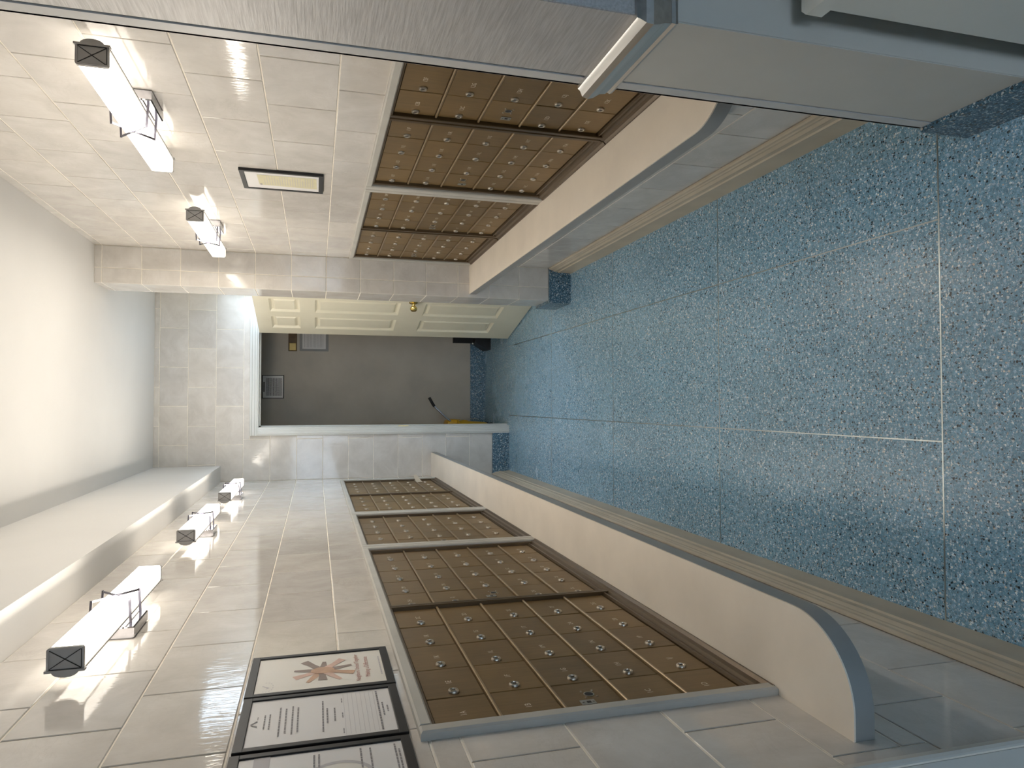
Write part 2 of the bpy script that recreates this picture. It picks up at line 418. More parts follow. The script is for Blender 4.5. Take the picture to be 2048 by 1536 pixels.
# far wall with the doorway, its tiles and blue base
wf = struct(solid_with_holes(FF, -0.75, 0.99, 0, ZC, [(DX0 - 0.012, DX1 + 0.012, -1, DZ + 0.012)], 0.0022, 0.13, 'wall_far', 'grout'), 'far tiled wall around the open cream door', 'wall')
CH = (DX0 - 0.065, DX1 + 0.065, -1, DZ + 0.065)
_jf = jset(0.1255, 0.279, XL, XR)
tile_rows(wf, FF, XL, XR, ZC, lambda k: _jf(k) if k > 9 else ([-0.280, 0.72] if k % 2 else [0.72]), [CH])

# tiled pilaster in front of the door leaf
wp = struct(MB().box(PIL_X + 0.0022, XR + 0.12, PIL_Y0 + 0.0022, PIL_Y1, 0, ZC).obj('wall_pilaster', 'grout'), 'narrow tiled pilaster standing out from the right wall', 'pilaster')
FP = frame((0, PIL_Y0, 0), (1, 0, 0)); FPS = frame((PIL_X, 0, 0), (0, -1, 0))
tile_rows(wp, FP, PIL_X, XR, ZC, lambda k: [0.753], [])
tile_rows(wp, FPS, -PIL_Y1, -PIL_Y0, ZC, lambda k: [], [])
MB().box(PIL_X - 0.018, XR, PIL_Y0 - 0.018, PIL_Y1, 0, 0.145).obj('terrazzo_base', 'terrazzo_base', wp)

# right wall behind the pilaster with the daylight window
WY0, WY1, WZ0, WZ1 = 4.68, 5.83, 0.95, 2.38
wr2 = struct(solid_with_holes(FR, -5.95, -4.60, 0, ZC, [(-WY1, -WY0, WZ0, WZ1)], 0.0, 0.05, 'wall_right_alcove', 'lobby_light'), 'plain wall beside the open door with a daylight window', 'wall')
win = struct(link('window_1', None, None, FR @ T(-WY1, 0.005, WZ0)), 'daylight window hidden behind the pilaster beside the open door', 'window')
w_, h_ = WY1 - WY0, WZ1 - WZ0
fm = MB()
for a in ((0, w_, 0, 0.035), (0, w_, h_ - 0.035, h_), (0, 0.025, 0, h_), (w_ - 0.025, w_, 0, h_), (0, w_, h_ / 2 - 0.022, h_ / 2 + 0.022)): fm.box(a[0], a[1], 0, 0.03, a[2], a[3])
fm.obj('window_frame', 'window_frame', win)
for a in ((0.025, w_ - 0.025, 0.035, h_ / 2 - 0.022), (0.025, w_ - 0.025, h_ / 2 + 0.022, h_ - 0.035)): MB().box(a[0], a[1], 0.012, 0.018, a[2], a[3]).obj('pane', 'glass', win)

# base mouldings and blue terrazzo base
prof = [(0, 0), (0.030, 0), (0.029, 0.012), (0.0265, 0.035), (0.0255, 0.060), (0.0275, 0.078), (0.0275, 0.088), (0.0225, 0.092), (0.0215, 0.102), (0.0225, 0.112), (0.0195, 0.117), (0.0150, 0.122), (0.0150, 0.130), (0.0120, 0.134), (0.0105, 0.143), (0.006, 0.148), (0, 0.149)]
struct(MB().prism([(XL + 0.002 + p, q) for p, q in prof], Y0L + 0.004, YF - 0.019, 'y').obj('baseboard_left', 'moulding', smooth=25), 'beige ribbed base moulding along the left wall', 'baseboard')
struct(MB().prism([(XR - 0.002 - p, q) for p, q in prof], PY1 + 0.003, PIL_Y0 - 0.019, 'y').obj('baseboard_right', 'moulding', smooth=25), 'beige ribbed base moulding along the right wall', 'baseboard')
struct(MB().box(XL + 0.001, DX0 - 0.066, YF - 0.018, YF + 0.002, 0, 0.145).obj('baseboard_far', 'terrazzo_base'), 'dark blue terrazzo base between door casing and left wall', 'baseboard')

# door casing, jamb and stop
tr = struct(link('trim_1', None, None, T(0, YF, 0)), 'pale grey moulded casing around the open doorway', 'door casing')
cp = [(0, 0), (0.065, 0), (0.065, -0.018), (0.050, -0.022), (0.046, -0.017), (0.030, -0.017), (0.026, -0.013), (0.012, -0.012), (0.008, -0.008), (0, -0.008)]
MB().prism([(DX0 - p, q) for p, q in cp], 0, DZ + 0.001, 'z').obj('side_casing', 'casing', tr, smooth=20)
MB().prism([(DX1 + p, q) for p, q in cp], 0, DZ + 0.001, 'z').obj('side_casing', 'casing', tr, smooth=20)
MB().prism([(q, DZ + p) for p, q in cp], DX0 - 0.065, DX1 + 0.065, 'x').obj('head_casing', 'casing', tr, smooth=20)
j = MB(); j.box(DX0 - 0.014, DX0, 0.0, 0.13, 0, DZ); j.box(DX1, DX1 + 0.014, 0.0, 0.13, 0, DZ); j.box(DX0 - 0.014, DX1 + 0.014, 0.0, 0.13, DZ, DZ + 0.014)
j.box(DX0, DX0 + 0.012, 0.045, 0.085, 0, DZ); j.box(DX1 - 0.012, DX1, 0.045, 0.085, 0, DZ); j.box(DX0, DX1, 0.045, 0.085, DZ - 0.012, DZ)
j.obj('jamb', 'casing', tr)
MB().box(DX0 + 0.0, DX0 + 0.003, 0.008, 0.036, 0.86, 0.94).obj('strike_plate', 'brass', tr)

# open six-panel door leaf (hinged on the right, swung towards the corridor)
DW, DT = 0.785, 0.036
FD = frame((0.557, YF - 0.006, 0.008), (0.2593, -0.9658, 0))     # X = towards the free edge, face towards the left wall
dl = struct(link('door_1', None, None, FD), 'open cream six-panel door with a brass knob', 'door')
PZ = [(0.207, 0.807), (0.992, 1.602), (1.708, 1.918)]; PXS = [(0.122, 0.355), (0.452, 0.687)]
lf = MB()
rs = [(0, DW, 0, 2.022)]
for a, b in PXS:
    for c, d in PZ: rs = subtract(rs, (a, b, c, d))
for a, b, c, d in rs: lf.box(a, b, 0, DT, c, d)
lf.obj('leaf', 'door', dl)
for a, b in PXS:
    for c, d in PZ:
        p = MB()
        def ring(i, y): return [(a + i, y, c + i), (b - i, y, c + i), (b - i, y, d - i), (a + i, y, d - i)]
        R_ = [ring(0, 0.0002), ring(0.015, 0.017), ring(0.024, 0.018), ring(0.038, 0.005), ring(0.044, 0.004)]
        v = sum(R_, []); f = []
        for q in range(4):
            for k in range(4): f.append((q * 4 + k, q * 4 + (k + 1) % 4, q * 4 + 4 + (k + 1) % 4, q * 4 + 4 + k))
        f.append((16, 17, 18, 19)); p.add(v, f); p.obj('panel', 'door', dl)
        MB().box(a, b, 0.0225, DT - 0.004, c, d).obj('panel_back', 'door', dl)
for sgn in (-1, 1):
    kb = MB(); y0 = 0 if sgn < 0 else DT
    kb.lathe([(0.031, 0.0), (0.031, sgn * 0.004), (0.022, sgn * 0.010), (0.011, sgn * 0.014), (0.010, sgn * 0.030), (0.020, sgn * 0.036), (0.026, sgn * 0.046), (0.026, sgn * 0.056), (0.020, sgn * 0.066), (0.004, sgn * 0.069)], DW - 0.072, y0, 0.905, 'y', 24)
    kb.obj('knob', 'brass', dl, smooth=40)
for z in (0.22, 1.0, 1.80):
    h = MB(); h.lathe([(0.006, -0.045), (0.006, 0.045)], 0.008, DT + 0.004, z, 'z', 10); h.obj('hinge', 'door', dl, smooth=40)

# room behind the doorway
wb = struct(MB().box(-1.05, 0.99, YB, YB + 0.1, 0, 2.5).obj('wall_back', 'backroom'), 'dim grey wall seen through the doorway', 'wall')
MB().box(-0.96, 0.90, YB - 0.016, YB + 0.002, 0, 0.148).obj('terrazzo_base', 'terrazzo_base', wb)
struct(MB().box(-1.05, -0.95, YF + 0.02, YB, 0, 2.5).obj('wall_back_left', 'backroom'), 'side wall of the dim back room near the mop bucket', 'wall')
struct(MB().box(0.89, 0.99, YF + 0.12, YB, 0, 2.5).obj('wall_back_right', 'backroom'), 'side wall of the dim back room behind the door leaf', 'wall')
struct(MB().box(-1.05, 0.99, YF + 0.12, YB + 0.1, 2.4, 2.5).obj('ceiling_back', 'backroom'), 'ceiling of the room behind the doorway', 'ceiling')
cl = MB(); cl.box(-1.05, -0.74, YF + 0.02, YF + 0.12, 0, 2.5)
struct(cl.obj('wall_back_front', 'backroom'), 'front wall of the back room beside the doorway', 'wall')

# grey pillar at the lobby end
wpi = struct(MB().box(PX + 0.020, 2.6, PY0 + 0.004, PY1 - 0.004, 0, ZC).obj('wall_pillar', 'grey_paint'), 'grey pillar with ribbed silver wallpaper above a silver chair rail', 'pillar')
R0, R1 = 0.978, 1.058
MB().box(PX, PX + 0.021, PY0 + 0.002, 1.372, R1 - 0.006, ZC).obj('upper_panel', 'silver_paper', wpi)
MB().box(PX - 0.002, PX + 0.021, 1.3765, PY1, R1 - 0.006, ZC).obj('corner_strip', 'grey_strip', wpi)
MB().box(PX, PX + 0.021, PY0 + 0.024, 1.3735, 0.146, R0 + 0.006).obj('lower_panel', 'grey_paint', wpi)
MB().box(PX - 0.002, PX + 0.021, 1.3765, PY1, 0.146, R0 + 0.006).obj('corner_strip', 'grey_strip', wpi)
MB().box(PX - 0.0012, PX + 0.021, PY0 + 0.0015, PY0 + 0.026, 0.146, R0 + 0.006).obj('corner_strip', 'grey_paint', wpi)
MB().box(PX - 0.002, PX + 0.10, PY1 - 0.006, PY1 + 0.0005, 0.0, ZC).obj('end_panel', 'grey_strip', wpi)
MB().box(PX + 0.001, 2.6, PY0, PY0 + 0.006, 0.146, R0 + 0.006).obj('front_panel', 'grey_paint', wpi)
MB().box(PX + 0.001, 2.6, PY0, PY0 + 0.006, R1 - 0.006, ZC).obj('upper_panel', 'silver_paper', wpi)
MB().box(PX - 0.014, 2.6, PY0 - 0.012, PY1 - 0.004, 0, 0.146).obj('terrazzo_base', 'terrazzo_base', wpi)
rp = [(0.004, R0), (-0.010, R0), (-0.013, R0 + 0.006), (-0.010, R0 + 0.012), (-0.014, R0 + 0.017), (-0.016, R0 + 0.030), (-0.026, R0 + 0.045), (-0.030, R0 + 0.058), (-0.026, R0 + 0.070), (-0.014, R0 + 0.075), (-0.010, R0 + 0.080), (0.004, R0 + 0.080)]
rm = MB(); n = len(rp); v = []
for sec in range(3):
    for p, q in rp:
        v.append([(PX + p, PY1 + 0.002, q), (PX + p, PY0 + p, q), (2.6, PY0 + p, q)][sec])
f = [(s_ * n + k, s_ * n + (k + 1) % n, (s_ + 1) * n + (k + 1) % n, (s_ + 1) * n + k) for s_ in range(2) for k in range(n)]
f += [tuple(range(n)), tuple(range(2 * n, 3 * n))[::-1]]
rm.add(v, f).obj('chair_rail', 'rail', wpi, smooth=30)

# lobby behind the camera: walls and the glazed street front that lets the daylight in
struct(MB().box(-2.5, XL - 0.0095, Y0L - 0.002, Y0L + 0.15, 0, ZC).obj('wall_lobby_end', 'grey_paint'), 'grey end wall of the lobby beside the tiled corner', 'wall')
struct(MB().box(-2.6, -2.5, -4.3, Y0L + 0.15, 0, ZC).obj('wall_lobby_left', 'lobby_light'), 'left wall of the lobby', 'wall')
FLR = frame((2.6, 0, 0), (0, -1, 0))
struct(solid_with_holes(FLR, -PY1, 4.3, 0, ZC, [], 0.0, 0.1, 'wall_lobby_right', 'lobby_light'), 'right wall of the lobby', 'wall')
FN = frame((0, -4.2, 0), (-1, 0, 0))
struct(solid_with_holes(FN, -2.7, 2.6, 0, ZC, [(-0.8, 0.8, 0.0, 2.15)], 0.0, 0.12, 'wall_near', 'lobby_light'), 'street wall of the lobby around the glazed entrance', 'wall')
ent = struct(link('window_2', None, None, FN @ T(-0.8, 0.03, 0)), 'glazed street entrance of the lobby', 'window')
fm = MB()
for a in ((0, 1.6, 0, 0.1), (0, 1.6, 2.08, 2.15), (0, 0.07, 0, 2.15), (1.53, 1.6, 0, 2.15), (0.77, 0.83, 0, 2.15)): fm.box(a[0], a[1], 0, 0.05, a[2], a[3])
fm.obj('window_frame', 'window_frame', ent)
for a, b in ((0.07, 0.77), (0.83, 1.53)): MB().box(a, b, 0.022, 0.028, 0.1, 2.08).obj('pane', 'glass', ent)
struct(MB().box(-30, 30, -40, 30, -0.3, -0.15).obj('ground', 'ground'), 'street ground outside the building', 'ground')
# ================================================================== SHELVES
def shelf(name, label, side, y0, y1, xf):
    """y0 = rounded near end, y1 = far end, xf = front edge"""
    xw = XL if side < 0 else XR
    prof = [(xw, y1), (xf, y1)]
    r_y, r_x = 0.165, 0.155
    for k in range(0, 19):
        a = math.pi / 2 * k / 18
        prof.append((xf + side * r_x * (1 - math.cos(a)), y0 + r_y * (1 - math.sin(a))))
    prof.append((xw, y0))
    z0, z1 = 0.628, 0.672
    t = thing(name, label, 'shelf', T(0, 0, 0))
    MB().prism(prof, z0, z1 - 0.0035, 'z').obj('edge_band', 'shelf_edge', t, smooth=30)
    def inset(p): return p
    MB().prism([(x + side * 0.001, y) for x, y in prof], z1 - 0.0035, z1, 'z').obj('top', 'shelf_top', t, smooth=30)
    return t
shelf('wall_shelf', 'long cream shelf with grey edge below the five mailbox banks', -1, 1.062, YF - 0.004, -0.407)
shelf('wall_shelf', 'cream shelf with grey edge between the grey pillar and the tiled pilaster', 1, 1.43, PIL_Y0 + 0.004, 0.688)
# ================================================================== MAILBOX BANKS
LET = 'ABCDEFGHJKLMNPRST'
def seq(start, count, back=False):
    fl, i = start; out = []
    for _ in range(count):
        out.append('%d%s' % (fl, LET[i]))
        i += -1 if back else 1
        if i >= len(LET): i = 0; fl += 1
        if i < 0: i = len(LET) - 1; fl -= 1
    return out[::-1] if back else out
PW, PH, DZ0 = 0.160, 0.1336, 0.715
door_me = MB().plate(-0.0786, 0.0786, -0.0618, 0.0618, 0.005, 0.012, 0.0012).mesh('door', 'bronze')
lk = MB()
lk.lathe([(0.0118, 0.0), (0.0118, -0.0035), (0.0102, -0.0058), (0.0078, -0.0060), (0.0074, -0.0044), (0.0012, -0.0044)], 0, 0, 0, 'y', 20)
lk.cur = 1; lk.box(-0.0009, 0.0009, -0.0052, -0.0040, -0.0044, 0.0044)
lock_me = lk.mesh('lock', ['nickel', 'slot'], 35)
al = MB(); al.cur = 0
for a in (45, 135, 225, 315): al.lathe([(0.0028, 0), (0.0024, -0.0018), (0.0008, -0.0026)], 0.021 * math.cos(math.radians(a)), 0, 0.017 * math.sin(math.radians(a)), 'y', 10)
al.lathe([(0.0115, 0), (0.0115, -0.0012), (0.0095, -0.0012), (0.0092, 0.0008)], 0, 0, 0, 'y', 20)
al.cur = 1; al.lathe([(0.0094, -0.0002), (0.0094, -0.0006)], 0, 0, 0, 'y', 20)
arrow_me = al.mesh('master_lock', ['nickel', 'slot'], 35)
tg = MB(); tg.box(-0.011, 0.011, -0.0015, 0.0, -0.0155, 0.0155)
for z in (-0.011, 0.011): tg.lathe([(0.0026, -0.001), (0.0022, -0.003), (0.0007, -0.0036)], 0, 0, z, 'y', 10)
tg.cur = 1; tg.box(-0.004, 0.004, -0.0019, -0.0014, -0.006, 0.003)
tag_me = tg.mesh('tag_plate', ['tagplate', 'slot'], 35)
bars = {}
def bank(fr, u0, ncol, numbers, label, group, fl=0.012, frr=0.022, blank=()):
    t = thing('mailbox_bank', label, 'mailbox bank', fr @ T(u0, 0, DZ0), group)
    W = PW * ncol; Hh = PH * 5
    MB().box(-fl, W + frr, 0.0135, 0.028, -0.040, Hh + 0.010).obj('back_panel', 'bronze_frame', t)
    fmb = MB(); yf = -0.007
    fmb.plate(-fl, 0.001, -0.041, Hh + 0.012, yf, 0.026, 0.002)
    fmb.plate(W - 0.001, W + frr, -0.041, Hh + 0.012, yf, 0.026, 0.002)
    fmb.plate(-fl, W + frr, Hh - 0.002, Hh + 0.013, yf + 0.001, 0.026, 0.002)
    # stepped bottom rail
    fmb.prism([(0.026, -0.042), (-0.016, -0.042), (-0.017, -0.036), (-0.010, -0.030), (-0.008, -0.018), (0.000, -0.014), (0.002, -0.008), (-0.003, -0.006), (-0.003, -0.001), (0.004, 0.001), (0.026, 0.001)], -fl, W + frr, 'x')
    fmb.obj('frame', 'bronze_frame', t)
    key = ncol
    if key not in bars: bars[key] = MB().plate(0.0, W, -0.0034, 0.0034, -0.0012, 0.014, 0.0018).mesh('divider_bar', 'bronze_bar')
    for r in range(1, 5): link('divider_bar', bars[key], t, T(0, 0, PH * r))
    it = iter(numbers)
    for c in range(ncol):
        for r in range(5):
            d = link('door', door_me, t, T(PW * (c + 0.5), random.uniform(-0.0006, 0.0006), PH * (4.5 - r)) @ Matrix.Rotation(random.uniform(-0.003, 0.003), 4, 'X'))
            if c == 0 and r == 2:
                link('master_lock', arrow_me, d, T(0.018, 0.005, -0.004)); link('tag_plate', tag_me, d, T(-0.036, 0.005, -0.010) if ncol == 4 else T(-0.020, 0.005, 0.012))
                continue
            link('lock', lock_me, d, T(-0.055, 0.005, 0) @ Matrix.Rotation(random.uniform(-0.2, 0.2), 4, 'Y'))
            link('number', text_mesh(next(it), 0.0185, 'number'), d, T(-0.001, 0.0046, 0))
    return t
GL, GR = 'mailbox banks on the left wall', 'mailbox banks on the right wall'
nl = seq((1, 0), 24 * 5)
L_U = [1.298, 2.122, 3.030, 3.955, 4.775]
L_T = ['bronze mailbox bank right under the black-framed notices, by the rounded shelf end',
       'bronze mailbox bank second along from the black-framed notices',
       'bronze mailbox bank third along from the black-framed notices, between two pale uprights',
       'bronze mailbox bank fourth along from the black-framed notices',
       'bronze mailbox bank next to the far tiled wall with a torn paper scrap']
for k in range(5):
    bank(FL, L_U[k], 5, nl[24 * k:24 * k + 24], L_T[k], GL, 0.012, 0.0115 if k == 0 else 0.0075 if k == 3 else 0.022)
nr = seq((12, 9), 19 * 4 - 10, True)          # ... up to 12K
allr = nr + seq((12, 10), 7) + seq((13, 0), 3)
R_B = [4.245, 3.555, 2.810, 2.130]
nA = ['12B', '12C', '12D', '12E', '12F', '12G', '12H', '12J', '12K'] + seq((12, 10), 7) + ['PH1', 'PH2', 'PH3']
nrest = seq((12, 0), 57, True)
R_T = ['bronze mailbox bank right next to the tiled pilaster', 'bronze mailbox bank second along from the tiled pilaster',
       'bronze mailbox bank third along from the tiled pilaster', 'bronze mailbox bank partly hidden behind the grey pillar']
# bank behind the pillar: first the master-lock column 12B 12C 12D 12E, then 12F 12G 12H 12J 12K
for k in range(4):
    bank(FR, -R_B[k], 4, nA if k == 3 else nrest[19 * k:19 * k + 19], R_T[k], GR, 0.018, 0.016)

# pale painted wood trim round the banks
def bank_trim(fr, n, u0, u1, w0, w1, label):
    t = struct(link('trim_%d' % n, None, None, fr), label, 'trim')
    z0, z1 = 0.672, 1.415; yf = -0.0165
    MB().plate(u0, u0 + w0, z0, z1, yf, 0.003, 0.004).obj('upright', 'trimwood', t)
    MB().plate(u1 - w1, u1, z0, z1, yf, 0.003, 0.004).obj('upright', 'trimwood', t)
    MB().plate(u0 + w0 - 0.001, u1 - w1 + 0.001, z1 - 0.026, z1, yf + 0.0004, 0.003, 0.004).obj('head_piece', 'trimwood', t)
bank_trim(FL, 2, 1.275, 2.972, 0.030, 0.030, 'pale painted trim round the two mailbox banks under the notices')
bank_trim(FL, 3, 2.974, 3.892, 0.038, 0.040, 'pale painted trim round the single middle mailbox bank of the left wall')
bank_trim(FL, 4, 3.894, 5.625, 0.042, 0.030, 'pale painted trim round the two mailbox banks near the far wall')
bank_trim(FR, 5, -2.868, -1.440, 0.036, 0.034, 'pale painted trim round the two mailbox banks by the grey pillar')
bank_trim(FR, 6, -4.300, -2.870, 0.034, 0.034, 'pale painted trim round the two mailbox banks by the tiled pilaster')

# torn label on the last bank
sc_ = MB(); pts = [(0, 0.0), (0.020, -0.012), (0.045, -0.030), (0.060, -0.050)]
v = []; f = []
for i, (a, b) in enumerate(pts):
    for q in (0.0, 0.05 - 0.008 * i): v.append((a, b, q + 0.012 * i)); v.append((a, b - 0.0012, q + 0.012 * i))
for i in range(3): o = i * 4; f += [(o, o + 2, o + 6, o + 4), (o + 1, o + 5, o + 7, o + 3), (o, o + 4, o + 5, o + 1), (o + 2, o + 3, o + 7, o + 6)]
f += [(0, 1, 3, 2), (12, 14, 15, 13)]
sc_.add(v, f)
tag(sc_.obj('paper_scrap', 'scrap', None, FL @ T(5.46, 0.003, 0.80)), 'torn beige paper scrap sticking out of the last mailbox bank', 'paper')

# ================================================================== WALL LAMPS
def rrect(hy0, hy1, hz, r, n=5):
    pts = []
    for cx, cz, a0 in ((hy1 - r, hz - r, 0), (hy0 + r, hz - r, 90), (hy0 + r, -hz + r, 180), (hy1 - r, -hz + r, 270)):
        for k in range(n + 1):
            a = math.radians(a0 + 90 * k / n); pts.append((cx + r * math.cos(a), cz + r * math.sin(a)))
    return pts
_sh = MB().prism(rrect(-0.086, -0.040, 0.034, 0.006), -0.387, 0.387, 'x')
shade_me = _sh.mesh('shade', ['shade_top', 'shade', 'shade_bottom'], 30)
for p_ in shade_me.polygons: p_.material_index = 1 if p_.normal.y < -0.97 else 2 if p_.normal.z < -0.1 else 0
chan_me = MB().plate(-0.386, 0.386, -0.0355, 0.0355, -0.0408, -0.0370, 0.0005).mesh('back_channel', 'cap')
def cap_mesh(sg):
    c = MB(); c.prism(rrect(-0.0875, -0.0385, 0.0355, 0.006), sg * 0.386, sg * 0.395, 'x')
    # raised border and the flange with its rounded lug on the wall side
    c.box(*sorted((sg * 0.395, sg * 0.397)), -0.086, -0.083, -0.033, 0.033); c.box(*sorted((sg * 0.395, sg * 0.397)), -0.083, -0.042, 0.030, 0.033)
    c.box(*sorted((sg * 0.386, sg * 0.399)), -0.041, -0.036, -0.0385, 0.0385)
    lug = [(-0.037 + 0.013 * math.sin(math.pi * k / 8), 0.026 * math.cos(math.pi * k / 8)) for k in range(9)]
    c.prism(lug, sg * 0.388, sg * 0.396, 'x')
    c.cur = 1
    for a, b in (((-0.0825, 0.030), (-0.043, -0.030)), ((-0.0825, -0.030), (-0.043, 0.030))):
        c.bar((sg * 0.3954, a[0], a[1]), (sg * 0.3954, b[0], b[1]), (1, 0, 0), 0.0016, 0.0016)
    c.box(*sorted((sg * 0.3945, sg * 0.3962)), -0.0425, -0.0413, -0.031, 0.031); c.box(*sorted((sg * 0.3945, sg * 0.3962)), -0.083, -0.0425, -0.0318, -0.0304); 
    return c.mesh('end_cap', ['cap', 'capline'], 30)
cap_me = [cap_mesh(-1), cap_mesh(1)]
bp = MB(); bp.plate(-0.078, 0.078, -0.062, 0.062, -0.030, -0.003, 0.003); bp.box(-0.070, 0.070, -0.003, 0.001, -0.056, 0.056)
plate_me = bp.mesh('backplate', 'chrome')
st = MB(); st.box(-0.05, 0.05, -0.042, -0.029, -0.02, 0.02); stem_me = st.mesh('stem', 'cap')
xb = MB(); q = 0.0525; zz = 0.0445; yo = -0.094
for s_ in (-1, 1):
    a, b = (s_ * q, -zz), (-s_ * q, zz)
    xb.bar((a[0], yo, a[1]), (b[0], yo, b[1]), (0, 1, 0), 0.005, 0.0034)
    xb.bar((a[0], yo - 0.003, a[1]), (a[0], -0.028, a[1] - 0.004), (1, 0, 0), 0.0026, 0.006)
    xb.bar((b[0], yo - 0.003, b[1]), (b[0], -0.028, b[1] + 0.004), (1, 0, 0), 0.0026, 0.006)
x_me = xb.mesh('cross_bracket', 'chrome_dark')
def lamp(fr, u, label, group):
    t = thing('wall_lamp', label, 'lamp', fr @ T(u, 0, 2.110), group)
    link('shade', shade_me, t); link('back_channel', chan_me, t); link('end_cap', cap_me[0], t); link('end_cap', cap_me[1], t)
    link('backplate', plate_me, t); link('stem', stem_me, t); link('cross_bracket', x_me, t)
G1, G2 = 'bar lamps below the soffit', 'bar lamps opposite the soffit'
lamp(FL, 2.107, 'white lit bar lamp above the black-framed notices, below the soffit', G1)
lamp(FL, 3.552, 'white lit bar lamp between two others below the soffit', G1)
lamp(FL, 4.822, 'white lit bar lamp below the soffit, next to the far wall', G1)
lamp(FR, -2.226, 'white lit bar lamp next to the ribbed grey pillar', G2)
lamp(FR, -3.684, 'white lit bar lamp next to the tiled pilaster', G2)

# ================================================================== FRAMED NOTICES
def words(mb, x0, x1, z, h, y, gap=0.0016, lo=0.005, hi=0.014):
    x = x0
    while x < x1 - 0.002:
        w = min(random.uniform(lo, hi), x1 - x); mb.rect(x, x + w, z - h / 2, z + h / 2, y); x += w + gap
def notice(name, fr, u, z, w, h, label, group, bw=0.0145, pmat='paper', fmat='black', d=0.011, bz=None):
    bz = bz or bw * 1.2
    t = thing(name, label, 'notice', fr @ T(u, 0, z), group)
    b = MB()
    b.plate(0, w, 0, bz, -d, 0.0005, 0.001); b.plate(0, w, h - bz, h, -d, 0.0005, 0.001); b.plate(0, bw, bz - 0.001, h - bz + 0.001, -d, 0.0005, 0.001); b.plate(w - bw, w, bz - 0.001, h - bz + 0.001, -d, 0.0005, 0.001)
    b.obj('border', fmat, t)
    MB().box(bw - 0.002, w - bw + 0.002, -d + 0.003, 0.0, bz - 0.002, h - bz + 0.002).obj('paper', pmat, t)
    return t, -d + 0.0026
GN = 'black-framed notices beside the mailboxes'
# 1: joined hands
t, yp = notice('framed_notice', FL, 1.531, 1.4315, 0.232, 0.305, 'black-framed notice with a picture of joined hands and red lettering', GN, pmat='paper_warm')
cx, cz = 0.116, 0.150
arms = [(80, 'skin_c', .062), (115, 'skin_b', .066), (150, 'skin_a', .064), (35, 'skin_c', .070), (-5, 'skin_c', .048), (180, 'skin_c', .050), (215, 'skin_b', .066), (250, 'skin_a', .072), (285, 'skin_c', .066), (320, 'skin_b', .070)]
for i, (a, m, L) in enumerate(arms):
    p = MB(); ca, sa = math.cos(math.radians(a)), math.sin(math.radians(a))
    def at(r, o): return (cx + 1.12 * (r * ca - o * sa), cz + 1.0 * (r * sa + o * ca))
    p.poly([at(0.0, -0.006), at(0.016, -0.009), at(L * .55, -0.0075), at(L, -0.010 if i % 2 else -0.004), at(L, 0.010 if i % 2 else 0.004), at(L * .55, 0.0065), at(0.016, 0.009), at(0.0, 0.006)], yp - 0.00004 * (i + 1))
    p.obj('print', m, t)
p = MB(); p.poly([(cx + 0.020 * math.cos(k * math.pi / 7), cz + 0.026 * math.sin(k * math.pi / 7)) for k in range(14)], yp - 0.0007); p.obj('print', 'skin_a', t)
link('lettering', text_mesh('Neighbors United Together', 0.0145, 'ink_red'), t, T(0.116, yp - 0.0003, 0.075))
link('lettering', text_mesh('Making a Difference', 0.0155, 'ink_red'), t, T(0.116, yp - 0.0003, 0.054))
p = MB(); words(p, 0.060, 0.172, 0.024, 0.003, yp - 0.0003); tag(p.obj('print', 'ink_light', t), kind='stuff')
p = MB()
for k in range(9):
    a0, a1 = math.radians(150 + k * 26), math.radians(150 + k * 26 + 14)
    p.poly([(0.050 + r * math.cos(a), 0.265 + r * 0.55 * math.sin(a)) for r, a in ((0.026, a0), (0.026, a1), (0.024, a1), (0.024, a0))], yp - 0.0003)
p.poly([(0.040, 0.264), (0.046, 0.258), (0.058, 0.272), (0.056, 0.274), (0.046, 0.262), (0.042, 0.266)], yp - 0.0003); tag(p.obj('print', 'ink_light', t), kind='stuff')
# 2: printed form with a ruled table (no code printed on it)
t, yp = notice('framed_notice', FL, 1.2965, 1.433, 0.229, 0.302, 'black-framed notice with a printed form and ruled lines', GN)
p = MB(); y_ = yp - 0.0003
for a in ((0.018, 0.0188, 0.018, 0.284), (0.2105, 0.2113, 0.018, 0.284), (0.018, 0.2113, 0.2832, 0.284), (0.018, 0.2113, 0.018, 0.0188)): p.rect(*a, y_)
for k in range(8): p.rect(0.024, 0.206, 0.050 + 0.0085 * k, 0.0506 + 0.0085 * k, y_)
tag(p.obj('print', 'ink_light', t), kind='stuff')
p = MB()
for z, a, b, hh in ((0.256, .085, .145, .0026), (0.247, .082, .148, .0026), (0.229, .048, .176, .003), (0.218, .058, .165, .003), (0.206, .050, .176, .003), (0.196, .058, .165, .003), (0.150, .046, .182, .003), (0.142, .080, .146, .003), (0.128, .085, .144, .003), (0.1135, .030, .052, .0022), (0.1135, .095, .118, .0022), (0.1135, .165, .186, .0022), (0.044, .026, .205, .0036), (0.036, .085, .148, .0032), (0.0275, .100, .130, .003)): words(p, a, b, z, hh, y_)
p.poly([(.095, .268), (.101, .268), (.108, .279), (.106, .280)], y_); p.poly([(.108, .279), (.120, .268), (.123, .270), (.110, .281)], y_); p.rect(.128, .140, .268, .2695, y_)
tag(p.obj('print', 'ink', t), kind='stuff')
